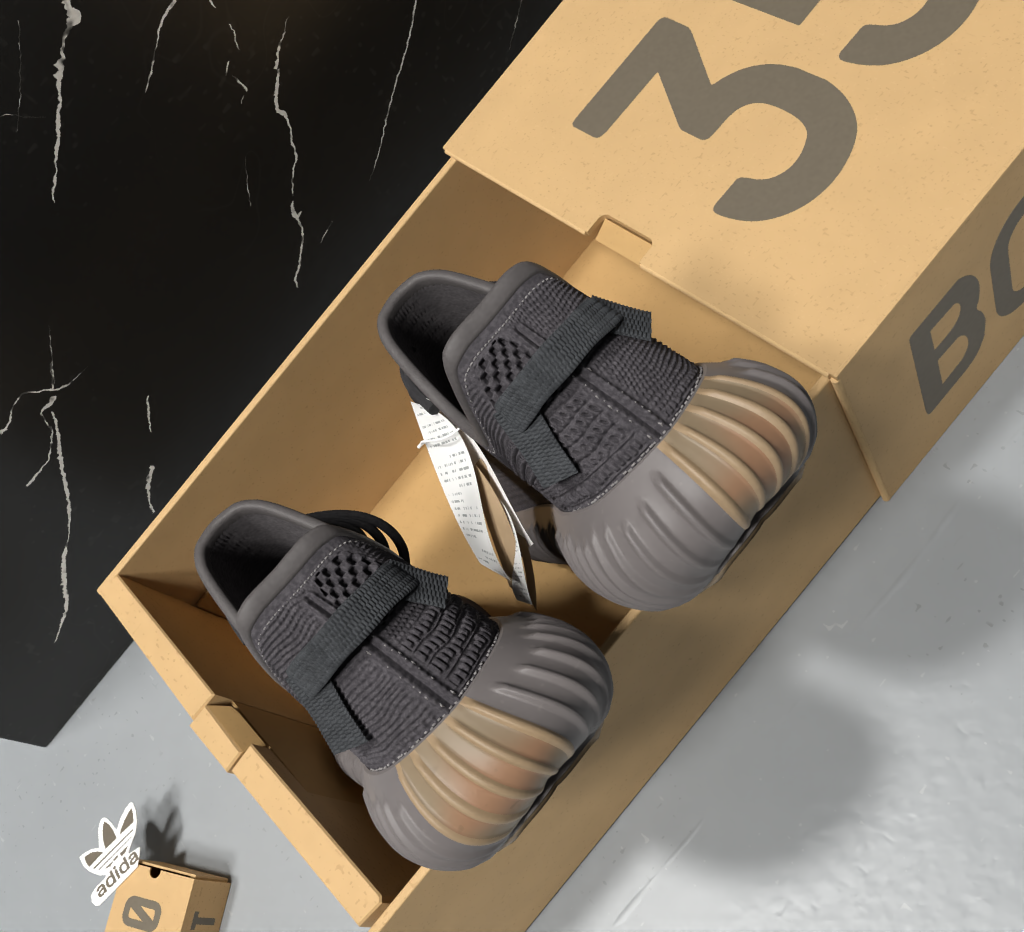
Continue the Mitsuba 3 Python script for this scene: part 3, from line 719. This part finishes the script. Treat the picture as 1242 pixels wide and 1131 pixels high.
    loops = [[(.127 + .004 * k_, -.010, .117), (.130 + .003 * k_, -.010 - .016 * k_, .117 - .010 * k_), (.136, -.010 - .026 * k_, .117 - .026 * k_), (.142, -.010 - .024 * k_, .117 - .040 * k_), (.148, -.016, .117 - .047 * k_)]
             for k_ in (.52, .66, .80, .96, 1.12)] if left else \
            [[(.122, .014, .117), (.108, .025, .109), (.104, .029, .101), (.113, .030, .094), (.122, .024, .092)],
             [(.125, -.010, .118), (.127, -.019, .111), (.132, -.023, .103), (.138, -.019, .097)]]
    for lp in loops: part('lace', tube(smooth_path(lp, 40), .0020, 10), 'lace', 30)
    return world, fP, fN


POSE_L = [0.27, 0.0939, 0.1821, 3.395, 0.7808, 0.2432, 0.9339]
POSE_R = [0.2692, 0.1857, 0.1855, 3.2533, 0.8053, 0.1059, 0.9323]
build_shoe('trainer', POSE_L, True, 'dark grey knitted trainer nearer the open tray end wall, heel on the rim', -0.03)
build_shoe('trainer_001', POSE_R, False, 'dark grey knitted trainer beside the box sleeve with white paper tags hanging from it', -0.012)

# ------------------------------------------------------------------ paper hang tags
K = 'hang_tag'
tag(K, 'white printed paper hang tags fanned out between the two trainers', 'tag')


def leaf(name, Lp, Rp, mat, n=24, th=0.00025):
    a, b = smooth_path(Lp, n), smooth_path(Rp, n)
    g = np.stack([a + (b - a) * q for q in np.linspace(0, 1, 8)], 1)
    uv = np.stack(np.meshgrid(np.linspace(0, 1, 8), np.linspace(1, 0, n)), -1).reshape(-1, 2)
    key = f'{K}__{name}'; base, c = key, 0
    while key in scene: c += 1; key = f'{base}_{c:03d}'
    put(key, mesh(g, tri(grid_faces(n, 8))), mat, True, uv=uv)


LEAVES = [('paper_print', [[0.1223, 0.1517, 0.1751], [0.1316, 0.1402, 0.1563], [0.1433, 0.1324, 0.1481], [0.168, 0.1239, 0.1466]], [[0.1253, 0.1522, 0.1765], [0.1565, 0.148, 0.1702], [0.1711, 0.1353, 0.163], [0.1891, 0.1272, 0.1594]]),
          ('paper_kraft', [[0.1524, 0.1473, 0.1645], [0.163, 0.1386, 0.1586], [0.1725, 0.1316, 0.1528], [0.1828, 0.1246, 0.147]], [[0.1556, 0.149, 0.1684], [0.1684, 0.145, 0.1645], [0.1805, 0.1382, 0.1594], [0.1938, 0.1268, 0.1521]]),
          ('paper_print', [[0.1636, 0.1438, 0.1581], [0.1706, 0.1383, 0.1549], [0.1812, 0.127, 0.1489], [0.1874, 0.1228, 0.1457]], [[0.168, 0.1452, 0.1636], [0.1786, 0.1411, 0.1616], [0.1875, 0.1335, 0.1577], [0.197, 0.1255, 0.1527]]),
          ('paper_kraft', [[0.1508, 0.1488, 0.162], [0.162, 0.1455, 0.1544], [0.1737, 0.1383, 0.1471], [0.1869, 0.1258, 0.14]], [[0.1544, 0.1517, 0.1669], [0.1687, 0.147, 0.1596], [0.1811, 0.1391, 0.152], [0.1953, 0.1242, 0.1446]]),
          ('paper', [[0.1193, 0.1529, 0.1647], [0.1363, 0.1486, 0.1515], [0.1493, 0.1421, 0.1424], [0.1709, 0.135, 0.1349]], [[0.1313, 0.1558, 0.1807], [0.1553, 0.1538, 0.1711], [0.167, 0.1488, 0.1655], [0.1851, 0.1409, 0.1566]])]
for mat_, a_, b_ in LEAVES: leaf('tag_leaf', a_, b_, mat_)
put(K + '__plastic_barb', tube(smooth_path([[0.1504, 0.1612, 0.1825], [0.1473, 0.1517, 0.1782], [0.1407, 0.1468, 0.1745], [0.1287, 0.1426, 0.1636]], 24), .0004, 8), 'nylon', 30)
put(K + '__plastic_barb__barb_end', tube(smooth_path([[0.1275, 0.1412, 0.1622], [0.1287, 0.1426, 0.1636], [0.1301, 0.144, 0.165]], 8), .0006, 8), 'nylon', 30)

# ------------------------------------------------------------------ miniature box and the emblem tag lying on its corner
K = 'miniature_box'
tag(K, 'tiny brown cardboard box with grey printed digit standing on the floor beside the big tray', 'small box')
mF, mL = np.array([.53, -.848, 0]), np.array([-.848, -.53, 0])
mO = np.array([.0818, -.0842, 0])
mini = lambda v: mO + np.outer(v[:, 0], -mL) + np.outer(v[:, 1], -mF) + np.outer(v[:, 2], [0, 0, 1])


def mput(key, mm, mat):
    mm = mm.copy(); mm.vertices = mini(np.array(mm.vertices)); mm.fix_normals(); put(key, mm, mat, 30)


mw, ml, mh, mt = .045, .075, .028, .0009
mtop = sbox(-mw, -ml, 0, 0).difference(Point(-.0245, -.0008).buffer(.0034).union(sbox(-.0279, -.001, -.0211, .001)))
a = extr(mtop, mt); a.apply_translation([0, 0, mh - mt]); mput(K + '__top_panel', a, 'kraft')
mput(K + '__side_panel', boxm(-mt, 0, -ml, -.0001, .0004, mh - mt), 'kraft')
mput(K + '__side_panel_001', boxm(-mw, -mw + mt, -ml, -.0001, .0004, mh - mt), 'kraft')
mput(K + '__bottom_panel', boxm(-mw + mt, -mt, -ml, -.0001, .0004, .0012), 'kraft')
mput(K + '__drawer_end', boxm(-mw + .0012, -.0016, .0006, .0017, .0014, mh - .0022), 'kraft')
mput(K + '__drawer_end_001', boxm(-mw + .0012, -.0016, -ml + .0004, -ml + .0016, .0014, mh - .0022), 'kraft')
mput(K + '__drawer_floor', boxm(-mw + .0012, -.0016, -ml + .002, .0005, .0014, .0024), 'kraft_inner')
mput(K + '__drawer_wall', boxm(-.0026, -.0016, -ml + .002, .0005, .0026, mh - .0024), 'kraft_inner')
mput(K + '__drawer_wall_001', boxm(-mw + .0012, -mw + .0022, -ml + .002, .0005, .0026, mh - .0024), 'kraft_inner')
z_ = sbox(-37, -27.5, -14, -13.8).buffer(-5.2).buffer(5.2, quad_segs=10)
z_ = z_.difference(z_.buffer(-3.7)).union(LineString([(-34.5, -16.2), (-16.5, -25.2)]).buffer(2.0, cap_style=2).intersection(z_))
five_ = unary_union([affinity.rotate(affinity.scale(affinity.translate(p5, -108, -390), .2, .2, origin=(0, 0)), 0, origin=(0, 0))])
five_ = affinity.translate(five_, -25.5, -38)
for i, p in enumerate((z_, five_)):
    a = extr(affinity.scale(p, .001, .001, origin=(0, 0)), .00012); a.apply_translation([0, 0, mh - .00002]); mput(K + '__printed_digit' + ('' if i == 0 else f'_{i:03d}'), a, 'ink')
t_ = unary_union([sbox(-22.4, 18.6, -14.2, 21.6), sbox(-19.9, 5.4, -16.7, 20)])
s_ = LineString([(-24.5, 17.8), (-26, 19.2), (-29, 19.2), (-30.6, 17.4), (-30, 15), (-27, 13.4), (-24.8, 11.6), (-24.8, 9), (-26.6, 7.4), (-29.4, 7.4), (-31, 9)]).buffer(1.25, cap_style=2)
for i, p in enumerate((t_, s_)):
    a = extr(affinity.scale(p, .001, .001, origin=(0, 0)), .00012)
    v = np.array(a.vertices); a.vertices = np.stack([v[:, 2] - .00002, v[:, 0], v[:, 1]], 1); mput(K + '__printed_letter' + ('' if i == 0 else f'_{i:03d}'), a, 'ink')

K = 'emblem_tag'
tag(K, 'white cut-out tag with grey three-leaf emblem on a corner of the tiny box', 'tag')
TZ = .0284
TP = Polygon([[21.3,-126.2],[21.5,-125.0],[22.3,-122.1],[23.9,-118.6],[27.2,-114.9],[23.5,-112.7],[18.9,-109.7],[16.7,-106.1],[17.1,-104.3],[19.2,-103.2],[23.1,-102.5],[28.8,-102.3],[26.0,-97.8],[24.3,-92.3],[24.3,-88.4],[25.4,-87.5],[30.2,-88.5],[35.0,-91.2],[38.5,-95.0],[40.5,-99.4],[43.3,-104.5],[46.0,-97.2],[49.2,-99.8],[52.4,-103.7],[49.4,-130.7],[48.1,-132.2],[45.1,-133.0],[42.0,-131.7],[40.9,-128.0],[41.7,-121.0],[41.4,-119.1],[37.9,-122.5],[32.5,-125.4],[27.2,-126.8]]).buffer(.5).buffer(-.5)
a = extr(affinity.scale(TP, .001, .001, origin=(0, 0)), .0005); a.apply_translation([0, 0, TZ]); put(K + '__backing', a, 'white_card', 30)
EMB = {'leaf': [[[23.7,-124.0],[24.9,-120.1],[28.0,-116.3],[30.9,-114.3],[30.0,-124.5],[27.2,-124.7]], [[19.3,-105.0],[22.7,-103.9],[27.2,-103.8],[31.8,-104.5],[30.8,-112.3],[27.2,-111.4],[22.8,-109.0],[20.1,-106.6]], [[27.0,-89.6],[29.7,-90.4],[33.5,-92.6],[32.0,-102.2],[30.4,-100.2],[28.2,-95.1]]],
       'stripe': [[[32.3,-123.2],[35.9,-95.0],[36.6,-95.2],[33.2,-123.0]], [[35.3,-121.5],[38.2,-97.4],[38.5,-98.4],[35.9,-121.0]], [[37.9,-118.7],[38.9,-112.6],[39.5,-113.5],[39.7,-115.3]], [[38.4,-112.7],[38.8,-108.6],[39.7,-109.4],[39.7,-111.5]], [[39.3,-107.4],[40.0,-101.6],[41.4,-104.8],[41.3,-107.6]]]}
for nm_, ps_ in EMB.items():
    for i, p in enumerate(ps_):
        a = extr(affinity.scale(Polygon(p).buffer(.35).buffer(-.35), .001, .001, origin=(0, 0)), .0001); a.apply_translation([0, 0, TZ + .00049])
        put(K + '__printed_' + nm_ + ('' if i == 0 else f'_{i:03d}'), a, 'ink', 30)
a = meshkit.text_mesh('adida', .0066, .0001, bold=True)
v = np.array(a.vertices); v[:, 0] *= .0285 / v[:, 0].max()
d1 = np.array([.0034, .0298, 0]) / np.linalg.norm([.0034, .0298]); d2 = np.array([-d1[1], d1[0], 0])
a.vertices = np.array([.0468, -.1290, TZ + .00049]) + np.outer(v[:, 0], d1) + np.outer(v[:, 1], d2) + np.outer(v[:, 2], [0, 0, 1])
put(K + '__lettering', a, 'ink', 30)
